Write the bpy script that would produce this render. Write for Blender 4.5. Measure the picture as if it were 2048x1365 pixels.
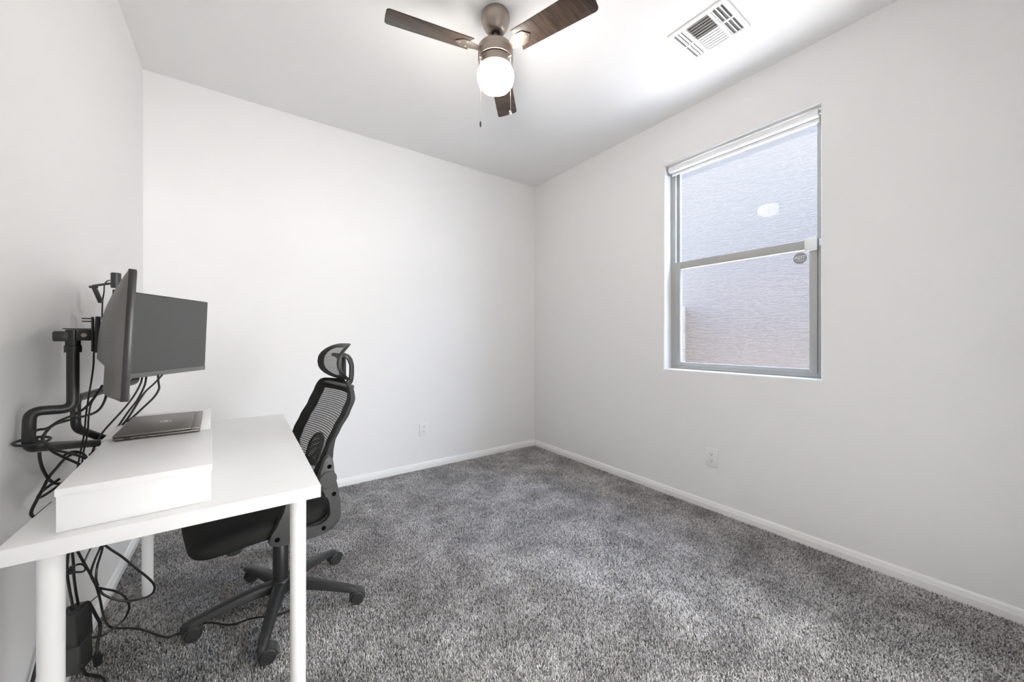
import bpy, bmesh, math, random
import numpy as np
from mathutils import Vector, Matrix, noise
PI = math.pi
random.seed(7)
for o in list(bpy.data.objects): bpy.data.objects.remove(o, do_unlink=True)
S = bpy.context.scene
COL = S.collection

# ------------------------------------------------------------------ camera
FPX, YAW, HOR = 748.31, 0.623706, 676.32          # focal length in px, heading, horizon row (2048x1365)
CAM = Vector((0.482, -3.0948, 1.1375))
W, D, H = 3.0037, 3.27, 2.74                       # room width, depth, height
cd = bpy.data.cameras.new('camera'); cam = bpy.data.objects.new('camera', cd); COL.objects.link(cam)
cam.location = CAM; cam.rotation_euler = (PI/2, 0, -YAW)
cd.sensor_width = 36; cd.lens = FPX*36/2048; cd.shift_y = (HOR-682.5)/2048; cd.clip_start = .02
S.camera = cam

# ------------------------------------------------------------------ sky, sun, lamps, exposure
S.view_settings.view_transform = 'Standard'; S.view_settings.look = 'None'
S.view_settings.exposure = 1.1; S.view_settings.gamma = 1.0; S.view_settings.use_curve_mapping = False
SKY, SUN, GLOBE, FILL_MAIN, FILL_TOP = 2.3, 30.0, 31.0, 205.0, 18.0  # last two drive the added fill lamps
wd = bpy.data.worlds.new('sky'); S.world = wd; wd.use_nodes = True
wn = wd.node_tree.nodes; wl = wd.node_tree.links
sky = wn.new('ShaderNodeTexSky'); sky.sky_type = 'NISHITA'; sky.sun_disc = False
sky.sun_elevation = math.radians(64); sky.sun_rotation = math.radians(190)
wl.new(sky.outputs[0], wn['Background'].inputs['Color']); wn['Background'].inputs['Strength'].default_value = SKY
sd = bpy.data.lights.new('sun', 'SUN'); sd.energy = SUN; sd.angle = math.radians(.53); sd.color = (1, .97, .93)
sun = bpy.data.objects.new('sun', sd); COL.objects.link(sun)
sun.rotation_euler = Vector((.05, .42, -.9)).to_track_quat('-Z', 'Y').to_euler()
S.cycles.max_bounces = 14; S.cycles.diffuse_bounces = 8; S.cycles.transparent_max_bounces = 24
S.cycles.sample_clamp_indirect = 40
S.cycles.use_denoising = True

def fill_lamps():                                    # two added area lamps behind the camera that fill the room
    ld = bpy.data.lights.new('added_fill_light', 'AREA'); ld.energy = FILL_MAIN; ld.shape = 'RECTANGLE'; ld.size = 3.6; ld.size_y = 2.0
    ld.color = (.985, .99, 1)
    lo = bpy.data.objects.new('added_fill_light', ld); COL.objects.link(lo)
    lo.location = (2.7, -8.55, 1.2); lo.rotation_euler = Vector((-.28, 1, 0)).to_track_quat('-Z', 'Y').to_euler()
    fd = bpy.data.lights.new('added_top_fill_light', 'AREA'); fd.energy = FILL_TOP; fd.shape = 'DISK'; fd.size = .45; fd.color = (1, .98, .95)  # second added fill lamp, lifts the near floor
    fo = bpy.data.objects.new('added_top_fill_light', fd); COL.objects.link(fo); fo.location = (2.35, -4.1, 2.70)
fill_lamps()

# ------------------------------------------------------------------ helpers
def ray(u, v):
    c, s = math.cos(YAW), math.sin(YAW); x = (u-1024)/FPX; z = -(v-HOR)/FPX
    return Vector((s+x*c, c-x*s, z))
def on(axis, val, u, v):                            # where the line of sight meets a plane of the room
    d = ray(u, v); return CAM + d*((val-CAM[axis])/d[axis])
def atd(u, v, depth): return CAM + ray(u, v)*depth

def tag(o, label=None, cat=None, group=None, kind=None):
    if label: o['label'] = label
    if cat: o['category'] = cat
    if group: o['group'] = group
    if kind: o['kind'] = kind
    return o
def thing(name, label, cat, loc=(0,0,0), rz=0, group=None):
    o = bpy.data.objects.new(name, None); COL.objects.link(o); o.empty_display_size = .1
    o.location = loc; o.rotation_euler = (0,0,rz)
    return tag(o, label, cat, group)

class MB:
    def __init__(s): s.v = []; s.f = []
    def add(s, vs, fs):
        n = len(s.v); s.v += [tuple(v) for v in vs]; s.f += [tuple(i+n for i in f) for f in fs]; return s
    def bm(s, b, M=None):
        b.verts.index_update()
        vs = [(M @ v.co if M else v.co.copy()) for v in b.verts]
        s.add(vs, [[v.index for v in f.verts] for f in b.faces]); b.free(); return s
    def box(s, c, d, bev=0, M=None, seg=2):
        b = bmesh.new(); bmesh.ops.create_cube(b, size=1, matrix=Matrix.Diagonal((d[0], d[1], d[2], 1)))
        if bev: bmesh.ops.bevel(b, geom=b.edges[:]+b.verts[:], offset=bev, segments=seg, profile=.5, affect='EDGES', clamp_overlap=True)
        T = Matrix.Translation(c)
        return s.bm(b, (M @ T) if M else T)
    def box2(s, a, b, bev=0, M=None, seg=2):
        a = Vector(a); b = Vector(b)
        return s.box((a+b)/2, [abs(x) for x in (b-a)], bev, M, seg)
    def lathe(s, prof, M=None, seg=32):             # prof: (r, z); axis +z of M
        n = len(prof); vs = []; fs = []
        for k in range(seg):
            a = 2*PI*k/seg
            for r, z in prof: vs.append(Vector((r*math.cos(a), r*math.sin(a), z)))
        for k in range(seg):
            k2 = (k+1) % seg
            for i in range(n-1): fs.append((k*n+i, k2*n+i, k2*n+i+1, k*n+i+1))
        if prof[0][0] > 1e-6: fs.append(tuple(k*n for k in range(seg))[::-1])
        if prof[-1][0] > 1e-6: fs.append(tuple(k*n+n-1 for k in range(seg)))
        if M: vs = [M @ v for v in vs]
        return s.add(vs, fs)
    def cyl(s, p0, p1, r0, r1=None, seg=20, bev=0):
        p0 = Vector(p0); p1 = Vector(p1); d = p1-p0; L = d.length; r1 = r0 if r1 is None else r1
        M = Matrix.Translation(p0) @ d.to_track_quat('Z', 'Y').to_matrix().to_4x4()
        pr = [(0,0), (r0-bev,0), (r0,bev), (r1,L-bev), (r1-bev,L), (0,L)] if bev else [(0,0), (r0,0), (r1,L), (0,L)]
        return s.lathe(pr, M, seg)
    def tube(s, pts, r, seg=10, closed=False, sub=6, flat=1.0):
        pts = [Vector(p) for p in pts]
        P = spline(pts, sub, closed) if sub > 1 else pts
        n = len(P); rs = r if isinstance(r, (list, tuple)) else None
        vs = []; fs = []; nrm = None
        for i, p in enumerate(P):
            if closed: t = P[(i+1) % n]-P[i-1]
            else: t = P[min(i+1, n-1)]-P[max(i-1, 0)]
            t.normalize()
            if nrm is None:
                nrm = t.cross(Vector((0,0,1)))
                if nrm.length < .05: nrm = t.cross(Vector((0,1,0)))
            nrm = (nrm - t*nrm.dot(t)).normalized(); bi = t.cross(nrm)
            q = i/(max(n-1, 1))*(len(rs)-1) if rs else 0
            rr = (rs[int(q)]*(1-q % 1)+rs[min(int(q)+1, len(rs)-1)]*(q % 1)) if rs else r
            for k in range(seg):
                a = 2*PI*k/seg; vs.append(p + nrm*rr*math.cos(a) + bi*rr*flat*math.sin(a))
        for i in range(n if closed else n-1):
            j = (i+1) % n
            for k in range(seg):
                k2 = (k+1) % seg; fs.append((i*seg+k, i*seg+k2, j*seg+k2, j*seg+k))
        if not closed: fs.append(tuple(range(seg))[::-1]); fs.append(tuple((n-1)*seg+k for k in range(seg)))
        return s.add(vs, fs)
    def prism(s, poly, fn, h0, h1, bev=0, seg=2):   # polygon (a,b) -> fn(a,b,h)
        b = bmesh.new()
        lo = [b.verts.new((x, y, h0)) for x, y in poly]; hi = [b.verts.new((x, y, h1)) for x, y in poly]
        n = len(poly); b.faces.new(lo[::-1]); b.faces.new(hi)
        for i in range(n): b.faces.new((lo[i], lo[(i+1) % n], hi[(i+1) % n], hi[i]))
        if bev: 
            ed = [e for e in b.edges if abs(e.verts[0].co.z-e.verts[1].co.z) < 1e-6]
            bmesh.ops.bevel(b, geom=ed, offset=bev, segments=seg, profile=.5, affect='EDGES', clamp_overlap=True)
        b.verts.index_update()
        s.add([fn(*v.co) for v in b.verts], [[v.index for v in f.verts] for f in b.faces]); b.free(); return s
    def grid(s, fn, nu, nv, thick=None):
        vs = [Vector(fn(i/nu, j/nv)) for i in range(nu+1) for j in range(nv+1)]
        q = lambda i, j: i*(nv+1)+j
        fs = [(q(i,j), q(i+1,j), q(i+1,j+1), q(i,j+1)) for i in range(nu) for j in range(nv)]
        if thick:
            N = len(vs); t = Vector(thick); vs += [v+t for v in vs]
            fs += [tuple(k+N for k in f[::-1]) for f in fs[:]]
            for j in range(nv): fs += [(q(0,j), q(0,j+1), q(0,j+1)+N, q(0,j)+N), (q(nu,j+1), q(nu,j), q(nu,j)+N, q(nu,j+1)+N)]
            for i in range(nu): fs += [(q(i+1,0), q(i,0), q(i,0)+N, q(i+1,0)+N), (q(i,nv), q(i+1,nv), q(i+1,nv)+N, q(i,nv)+N)]
        return s.add(vs, fs)
    def build(s, name, mat, parent=None, ang=35, label=None, world=False, sub=0):
        me = bpy.data.meshes.new(name)
        vs = s.v
        if world and parent is not None:
            R = root_of(parent); M = R.matrix_basis.inverted(); vs = [M @ Vector(v) for v in vs]
        me.from_pydata([tuple(v) for v in vs], [], s.f); me.validate(); me.update()
        b = bmesh.new(); b.from_mesh(me); bmesh.ops.recalc_face_normals(b, faces=b.faces[:]); b.to_mesh(me); b.free()
        if ang: me.shade_smooth(); me.set_sharp_from_angle(angle=math.radians(ang))
        o = bpy.data.objects.new(name, me); COL.objects.link(o); me.materials.append(mat)
        if parent is not None: o.parent = parent
        if label: o['label'] = label
        if sub:
            m = o.modifiers.new('sub', 'SUBSURF'); m.levels = m.render_levels = sub
        return o
def root_of(o):
    while o.parent: o = o.parent
    return o
def spline(P, sub, closed=False):
    n = len(P); out = []
    if n < 3 and not closed: return P
    for i in range(n if closed else n-1):
        g = (lambda k: P[k % n]) if closed else (lambda k: P[max(0, min(n-1, k))])
        p0, p1, p2, p3 = g(i-1), g(i), g(i+1), g(i+2)
        for k in range(sub):
            t = k/sub
            out.append(.5*((2*p1)+(p2-p0)*t+(2*p0-5*p1+4*p2-p3)*t*t+(3*p1-p0-3*p2+p3)*t**3))
    if not closed: out.append(P[-1].copy())
    return out
def smooth2(poly, sub=3): return [(p.x, p.y) for p in spline([Vector((a, b, 0)) for a, b in poly], sub, True)]
def fillet(P, r, k=5):                              # round the corners of a polyline
    P = [Vector(p) for p in P]; out = [P[0]]
    for i in range(1, len(P)-1):
        a, b, c = P[i-1], P[i], P[i+1]; u = (a-b); w = (c-b)
        rr = min(r, u.length*.48, w.length*.48); p = b+u.normalized()*rr; q = b+w.normalized()*rr
        for j in range(k+1):
            t = j/k; out.append(p*(1-t)**2+b*2*t*(1-t)+q*t*t)
    return out+[P[-1]]

# ------------------------------------------------------------------ materials
def mat(name, col, rough=.5, metal=0, spec=.5, bump=None, var=None, coat=0):
    m = bpy.data.materials.new(name); m.use_nodes = True; nt = m.node_tree; b = nt.nodes['Principled BSDF']
    b.inputs['Base Color'].default_value = (*col, 1); b.inputs['Roughness'].default_value = rough
    b.inputs['Metallic'].default_value = metal; b.inputs['Specular IOR Level'].default_value = spec
    b.inputs['Coat Weight'].default_value = coat
    if bump or var:
        tc = nt.nodes.new('ShaderNodeTexCoord')
    if bump:
        sc, st, dist = bump[:3]
        n = nt.nodes.new('ShaderNodeTexNoise'); n.inputs['Scale'].default_value = sc; n.inputs['Detail'].default_value = 3
        nt.links.new(tc.outputs['Object'], n.inputs['Vector'])
        bp = nt.nodes.new('ShaderNodeBump'); bp.inputs['Strength'].default_value = st; bp.inputs['Distance'].default_value = dist
        nt.links.new(n.outputs['Fac'], bp.inputs['Height']); nt.links.new(bp.outputs[0], b.inputs['Normal'])
    if var:
        sc, amt = var
        n2 = nt.nodes.new('ShaderNodeTexNoise'); n2.inputs['Scale'].default_value = sc; n2.inputs['Detail'].default_value = 4
        nt.links.new(tc.outputs['Object'], n2.inputs['Vector'])
        mx = nt.nodes.new('ShaderNodeMix'); mx.data_type = 'RGBA'
        mx.inputs['A'].default_value = (*[c*(1-amt) for c in col], 1); mx.inputs['B'].default_value = (*[min(1, c*(1+amt)) for c in col], 1)
        nt.links.new(n2.outputs['Fac'], mx.inputs['Factor']); nt.links.new(mx.outputs['Result'], b.inputs['Base Color'])
    return m
M_ = {}
M_['wall'] = mat('wall_paint', (.83, .825, .815), .6, spec=.25, bump=(55, .10, .004))
M_['ceil'] = mat('ceiling_paint', (.84, .835, .825), .7, spec=.2, bump=(40, .12, .004))
M_['trim'] = mat('white_trim_paint', (.86, .86, .85), .35)
M_['white'] = mat('white_laminate', (.86, .86, .855), .35, var=(3, .01))
M_['whitemetal'] = mat('white_powder_coat', (.84, .84, .83), .35, var=(14, .015))
M_['plate'] = mat('white_plastic', (.83, .83, .82), .35)
M_['slot'] = mat('dark_slot', (.02, .02, .02), .6)
M_['hole'] = mat('recessed_black_bolt', (.004, .004, .004), .9, spec=.05)
M_['alu'] = mat('grey_taupe_window_frame', (.43, .43, .405), .45)
M_['shade'] = mat('white_roller_shade', (.86, .86, .86), .6)
M_['steel'] = mat('brushed_nickel', (.37, .315, .275), .40, metal=1, bump=(260, .04, .002))
M_['screw'] = mat('bright_screw', (.8, .76, .7), .25, metal=1)
M_['blackmetal'] = mat('black_powder_coat', (.015, .015, .0155), .38, bump=(400, .05, .001))
M_['plastic'] = mat('charcoal_plastic', (.024, .0245, .024), .48, bump=(500, .06, .001))
M_['plasticgrey'] = mat('dark_grey_plastic', (.043, .0445, .043), .42, bump=(500, .06, .001))
M_['rubber'] = mat('black_rubber', (.018, .018, .018), .6)
M_['cable'] = mat('black_cable', (.012, .012, .012), .42)
M_['shell'] = mat('monitor_back_grey', (.135, .13, .122), .5, bump=(600, .05, .001))
M_['bezel'] = mat('black_bezel', (.03, .027, .026), .3)
M_['screen'] = mat('dark_matte_screen', (.088, .090, .088), .42, spec=.4)
M_['chin'] = mat('grey_monitor_chin', (.16, .165, .162), .45)
M_['laptop'] = mat('bronze_grey_aluminium', (.17, .155, .142), .38, metal=.55, var=(4, .08))
M_['laptop2'] = mat('lighter_hinge_band', (.27, .255, .24), .42, metal=.4)
M_['silver'] = mat('silver_emblem', (.75, .75, .74), .3, metal=.6)
M_['fabric'] = mat('black_seat_fabric', (.019, .0193, .018), .8, spec=.25, bump=(900, .35, .002))
M_['ventwhite'] = mat('white_enamel', (.84, .84, .83), .4)
M_['duct'] = mat('grey_duct', (.22, .22, .21), .7)
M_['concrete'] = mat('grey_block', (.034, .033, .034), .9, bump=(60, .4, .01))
M_['gravel'] = mat('pale_gravel', (.71, .70, .69), .95, bump=(70, .6, .02), var=(60, .15))
M_['fascia'] = mat('tan_fascia', (.07, .05, .042), .7)
M_['sticker'] = mat('grey_sticker', (.30, .31, .31), .5)
M_['stickerwhite'] = mat('white_lettering', (.85, .85, .85), .5)

def nodes(name):
    m = bpy.data.materials.new(name); m.use_nodes = True; nt = m.node_tree; b = nt.nodes['Principled BSDF']
    return m, nt, b, (lambda t: nt.nodes.new(t)), nt.links.new
def wood():
    m, nt, b, N, L = nodes('dark_walnut_blade')
    tc = N('ShaderNodeTexCoord'); mp = N('ShaderNodeMapping'); mp.inputs['Scale'].default_value = (3, 42, 20)
    L(tc.outputs['Object'], mp.inputs['Vector'])
    n = N('ShaderNodeTexNoise'); n.inputs['Scale'].default_value = 1.6; n.inputs['Detail'].default_value = 7; n.inputs['Distortion'].default_value = .6
    L(mp.outputs[0], n.inputs['Vector'])
    r = N('ShaderNodeValToRGB'); e = r.color_ramp.elements
    e[0].position = .32; e[0].color = (.022, .0155, .0125, 1); e[1].position = .75; e[1].color = (.10, .066, .047, 1)
    L(n.outputs['Fac'], r.inputs['Fac']); L(r.outputs[0], b.inputs['Base Color']); b.inputs['Roughness'].default_value = .34
    return m
M_['wood'] = wood()
def alpha_mat(name, col, build_mask, rough=.6):     # an open weave: threads and real gaps
    m, nt, b, N, L = nodes(name)
    b.inputs['Base Color'].default_value = (*col, 1); b.inputs['Roughness'].default_value = rough
    tc = N('ShaderNodeTexCoord'); sp = N('ShaderNodeSeparateXYZ'); L(tc.outputs['Object'], sp.inputs[0])
    def math_(op, a, bb=None):
        q = N('ShaderNodeMath'); q.operation = op
        for i, x in enumerate((a, bb)):
            if x is None: continue
            if isinstance(x, (int, float)): q.inputs[i].default_value = x
            else: L(x, q.inputs[i])
        return q.outputs[0]
    L(build_mask(sp.outputs, math_), b.inputs['Alpha'])
    return m
def mesh_mask(o, mt):                               # horizontal cords every 8 mm, fine uprights every 3 mm
    a = mt('GREATER_THAN', mt('SINE', mt('MULTIPLY', o[2], 2*PI/.0085)), .40)
    c = mt('GREATER_THAN', mt('SINE', mt('MULTIPLY', o[1], 2*PI/.0022)), -.35)
    return mt('MAXIMUM', a, c)
M_['mesh'] = alpha_mat('black_mesh_weave', (.03, .031, .03), mesh_mask)
def fine_mask(o, mt):
    a = mt('GREATER_THAN', mt('SINE', mt('MULTIPLY', o[2], 2*PI/.0036)), .1)
    c = mt('GREATER_THAN', mt('SINE', mt('MULTIPLY', o[1], 2*PI/.0036)), .25)
    return mt('MAXIMUM', a, c)
M_['finemesh'] = alpha_mat('fine_headrest_mesh', (.04, .041, .04), fine_mask)
def dots_mask(o, mt):
    u = mt('SINE', mt('MULTIPLY', mt('ADD', o[1], o[2]), 2*PI/.0135)); v = mt('SINE', mt('MULTIPLY', mt('SUBTRACT', o[1], o[2]), 2*PI/.0135))
    return mt('SUBTRACT', 1.0, mt('GREATER_THAN', mt('MULTIPLY', u, v), .18))
M_['dots'] = alpha_mat('perforated_black_plastic', (.012, .012, .012), dots_mask, .4)
def glass():
    m, nt, b, N, L = nodes('window_glass'); nt.nodes.remove(b); out = nt.nodes['Material Output']
    t = N('ShaderNodeBsdfTransparent'); t.inputs[0].default_value = (.97, .975, .975, 1)
    g = N('ShaderNodeBsdfGlossy'); g.inputs['Roughness'].default_value = .03
    ge = N('ShaderNodeNewGeometry'); dt = N('ShaderNodeVectorMath'); dt.operation = 'DOT_PRODUCT'
    L(ge.outputs['Incoming'], dt.inputs[0]); L(ge.outputs['Normal'], dt.inputs[1])
    def mt(op, a, b=0):
        q = N('ShaderNodeMath'); q.operation = op
        for i, x in enumerate((a, b)):
            if isinstance(x, (int, float)): q.inputs[i].default_value = x
            else: L(x, q.inputs[i])
        return q.outputs[0]
    fr = mt('ADD', mt('MULTIPLY', mt('POWER', mt('SUBTRACT', 1.0, mt('ABSOLUTE', dt.outputs['Value'])), 5), .9), .0022)
    mx = N('ShaderNodeMixShader')
    L(fr, mx.inputs[0]); L(t.outputs[0], mx.inputs[1]); L(g.outputs[0], mx.inputs[2]); L(mx.outputs[0], out.inputs[0])
    return m
M_['glass'] = glass()
def globe():
    m, nt, b, N, L = nodes('lit_opal_glass')
    b.inputs['Base Color'].default_value = (.9, .88, .84, 1); b.inputs['Roughness'].default_value = .25
    b.inputs['Emission Color'].default_value = (1, .945, .89, 1); b.inputs['Emission Strength'].default_value = GLOBE
    return m
M_['globe'] = globe()
def stucco():
    m, nt, b, N, L = nodes('lace_stucco')
    tc = N('ShaderNodeTexCoord'); mp = N('ShaderNodeMapping'); mp.inputs['Scale'].default_value = (1, 3.6, 26)
    L(tc.outputs['Object'], mp.inputs['Vector'])
    n = N('ShaderNodeTexNoise'); n.inputs['Scale'].default_value = 2.0; n.inputs['Detail'].default_value = 6; n.inputs['Roughness'].default_value = .62; n.inputs['Distortion'].default_value = .5
    L(mp.outputs[0], n.inputs['Vector'])
    r = N('ShaderNodeValToRGB'); r.color_ramp.elements[0].position = .47; r.color_ramp.elements[1].position = .53
    L(n.outputs['Fac'], r.inputs['Fac'])
    bp = N('ShaderNodeBump'); bp.inputs['Strength'].default_value = .55; bp.inputs['Distance'].default_value = .012
    L(r.outputs[0], bp.inputs['Height']); L(bp.outputs[0], b.inputs['Normal'])
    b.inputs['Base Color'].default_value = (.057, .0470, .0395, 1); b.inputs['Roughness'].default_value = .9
    return m
M_['stucco'] = stucco()
def carpet():
    m, nt, b, N, L = nodes('grey_cut_pile')
    g = N('ShaderNodeNewGeometry'); r = N('ShaderNodeValToRGB'); e = r.color_ramp.elements
    e[0].position = 0; e[0].color = (.165, .16, .155, 1); e[1].position = 1; e[1].color = (.80, .785, .77, 1)
    k = r.color_ramp.elements.new(.45); k.color = (.50, .487, .474, 1)
    L(g.outputs['Random Per Island'], r.inputs['Fac']); tc = N('ShaderNodeTexCoord'); n = N('ShaderNodeTexNoise'); n.inputs['Scale'].default_value = 4.2; n.inputs['Detail'].default_value = 4; n.inputs['Roughness'].default_value = .68
    L(tc.outputs['Object'], n.inputs['Vector'])                      # worn and brushed patches of the pile
    mr = N('ShaderNodeMapRange'); mr.inputs[1].default_value = .38; mr.inputs[2].default_value = .64; mr.inputs[3].default_value = .70; mr.inputs[4].default_value = 1.18
    L(n.outputs['Fac'], mr.inputs[0]); vm = N('ShaderNodeVectorMath'); vm.operation = 'SCALE'
    L(r.outputs[0], vm.inputs[0]); L(mr.outputs[0], vm.inputs['Scale']); L(vm.outputs[0], b.inputs['Base Color'])
    b.inputs['Roughness'].default_value = .9; b.inputs['Specular IOR Level'].default_value = .15
    return m
M_['carpet'] = carpet()

# ------------------------------------------------------------------ setting: shell of the room
def struct(mb, name, m, ang=35): return tag(mb.build(name, m, ang=ang), kind='structure')
YN = -D                                             # wall behind the camera
def floor():
    n_m = .0050; rng = np.random.default_rng(3)
    xs = np.arange(.004, W-.002, n_m); ys = np.arange(YN+.1, -.003, n_m)
    X, Y = np.meshgrid(xs, ys); X = X.ravel(); Y = Y.ravel()
    X = X+rng.uniform(-.5, .5, X.size)*n_m; Y = Y+rng.uniform(-.5, .5, Y.size)*n_m
    depth = (X-CAM.x)*math.sin(YAW)+(Y-CAM.y)*math.cos(YAW)
    keep = (depth > .75) & (X > .012) & (X < W-.012) & (Y < -.012); X = X[keep]; Y = Y[keep]; n = X.size
    # slow fields: which way the nap lies (vacuum strokes, foot marks)
    def fld(sc, seed):
        gx = np.arange(0, int(W*sc)+3); gy = np.arange(0, int(D*sc)+3)
        R = np.random.default_rng(seed).normal(size=(gx.size+1, gy.size+1))
        u = X*sc; v = -Y*sc; i = u.astype(int); j = v.astype(int); a = u-i; b = v-j
        a = a*a*(3-2*a); b = b*b*(3-2*b)
        return R[i, j]*(1-a)*(1-b)+R[i+1, j]*a*(1-b)+R[i, j+1]*(1-a)*b+R[i+1, j+1]*a*b
    lean = .55+.30*fld(2.2, 1)+.30*fld(5.5, 2)+.12*fld(14, 5)
    ang = .95+.7*fld(1.3, 4)+rng.normal(size=n)*.9+np.clip((X-1.7-.25*fld(3, 8))/.8, 0, 1)*2.9
    lean = np.clip(lean+rng.normal(size=n)*.25, -.6, 1.7)
    h = .0088*(1+.16*rng.normal(size=n)); dx = np.cos(ang)*lean*.0050; dy = np.sin(ang)*lean*.0050
    r0 = .0029*(1+.15*rng.normal(size=n)); r1 = r0*.68; ph = rng.uniform(0, 2*PI, n)
    z0 = -.009
    V = np.zeros((n, 6, 3), np.float32)
    for k in range(3):
        a = ph+2*PI*k/3
        V[:, k, 0] = X+np.cos(a)*r0; V[:, k, 1] = Y+np.sin(a)*r0; V[:, k, 2] = z0
        a = a+.8
        V[:, 3+k, 0] = np.clip(X+dx+np.cos(a)*r1, .001, W-.001); V[:, 3+k, 1] = np.minimum(Y+dy+np.sin(a)*r1, -.001); V[:, 3+k, 2] = np.minimum(z0+h, .004)
    base = (np.arange(n)*6)[:, None]
    q = np.array([[0,1,4,3],[1,2,5,4],[2,0,3,5]]).reshape(-1)
    loops_q = (base+q[None]).reshape(n, 12); loops_t = base+np.array([[3,4,5]])
    loops = np.concatenate([loops_q, loops_t], 1).ravel().astype(np.int32)
    starts = (np.arange(n)[:, None]*15+np.array([[0,4,8,12]])).ravel().astype(np.int32)
    # backing sheet
    bv = np.array([[0,YN-.12,z0],[W,YN-.12,z0],[W,0,z0],[0,0,z0],[0,YN-.12,-.05],[W,YN-.12,-.05],[W,0,-.05],[0,0,-.05]], np.float32)
    bq = np.array([[0,1,2,3],[7,6,5,4],[0,4,5,1],[1,5,6,2],[2,6,7,3],[3,7,4,0]])
    nv = n*6; V = np.concatenate([V.reshape(-1, 3), bv]); nl = loops.size
    loops = np.concatenate([loops, (bq+nv).ravel().astype(np.int32)]); starts = np.concatenate([starts, nl+4*np.arange(6)]).astype(np.int32)
    me = bpy.data.meshes.new('floor'); me.vertices.add(len(V)); me.vertices.foreach_set('co', V.ravel())
    me.loops.add(loops.size); me.loops.foreach_set('vertex_index', loops)
    me.polygons.add(starts.size); me.polygons.foreach_set('loop_start', starts)
    me.update(calc_edges=True); me.materials.append(M_['carpet'])
    o = bpy.data.objects.new('floor', me); COL.objects.link(o); tag(o, 'grey cut pile carpet floor', kind='structure')
floor()
struct(MB().box2((-.12, YN-.12, H), (W+.15, .12, H+.12)), 'ceiling', M_['ceil'])
struct(MB().box2((-.12, 0, -.05), (W+.15, .12, H)), 'wall_back', M_['wall'])
struct(MB().box2((-.12, YN, -.05), (0, 0, H)), 'wall_left', M_['wall'])
# wall behind the camera; its doorway is added to let fill light in
DX0, DX1, DZ = .90, 2.38, 2.05
HX0, HX1, HY = -2.6, 4.6, YN-5.4  # extent of the unseen room added around the fill lamps
struct(MB().box2((HX0, YN-.12, -.05), (DX0, YN, H)).box2((DX1, YN-.12, -.05), (HX1, YN, H)).box2((DX0, YN-.12, DZ), (DX1, YN, H)), 'wall_front', M_['wall'])
struct(MB().box2((HX0-.12, HY, -.05), (HX0, YN-.12, H)), 'wall_added_left', M_['wall'])
struct(MB().box2((HX1, HY, -.05), (HX1+.12, YN-.12, H)), 'wall_added_right', M_['wall'])
struct(MB().box2((HX0-.12, HY-.12, -.05), (HX1+.12, HY, H)), 'wall_added_back', M_['wall'])
struct(MB().box2((HX0-.12, HY-.12, H), (HX1+.12, YN-.12, H+.12)), 'ceiling_added', M_['ceil'])
struct(MB().box2((HX0-.12, HY-.12, -.13), (HX1+.12, YN-.12, -.05)), 'floor_added', M_['gravel'])

# window wall: opening with bullnosed drywall returns
OY0, OY1, OZ0, OZ1 = -2.430, -1.512, .912, 2.405
def right_wall():
    mb = MB(); T = .15; r = .014
    def loop(off, x): return [(x, OY0-off, OZ0-off), (x, OY1+off, OZ0-off), (x, OY1+off, OZ1+off), (x, OY0-off, OZ1+off)]
    outer = lambda x: [(x, YN, -.05), (x, 0, -.05), (x, 0, H), (x, YN, H)]
    L = [outer(W)]
    for k in range(7):
        a = k/6*PI/2; L.append(loop(r*(1-math.sin(a)), W+r*(1-math.cos(a))))
    L.append(loop(0, W+T)); L.append(outer(W+T))
    vs = [v for l in L for v in l]; n = len(L)
    fs = [(i*4+k, i*4+(k+1) % 4, (i+1)*4+(k+1) % 4, (i+1)*4+k) for i in range(n-1) for k in range(4)]
    fs += [((n-1)*4+k, (n-1)*4+(k+1) % 4, (k+1) % 4, k) for k in range(4)]
    mb.add(vs, fs); struct(mb, 'wall_right', M_['wall'], 60)
right_wall()
def baseboard(name, fn, L):
    pr = [(0,-.008), (.013,-.008), (.013,.030), (.0115,.0315), (.0115,.034), (.010,.0355), (.010,.040), (.0085,.0415), (.0085,.0455), (.005,.053), (0,.056)]
    vs = [fn(a, t, z) for t in (0, L) for a, z in pr]; n = len(pr)
    fs = [(i, (i+1) % n, n+(i+1) % n, n+i) for i in range(n)]+[tuple(range(n)), tuple(range(n, 2*n))[::-1]]
    struct(MB().add(vs, fs), name, M_['trim'], 12)
baseboard('baseboard_back', lambda a, t, z: (t, -a, z), W)
baseboard('baseboard_left', lambda a, t, z: (a, -t, z), D)
baseboard('baseboard_right', lambda a, t, z: (W-a, -t, z), D)

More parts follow.
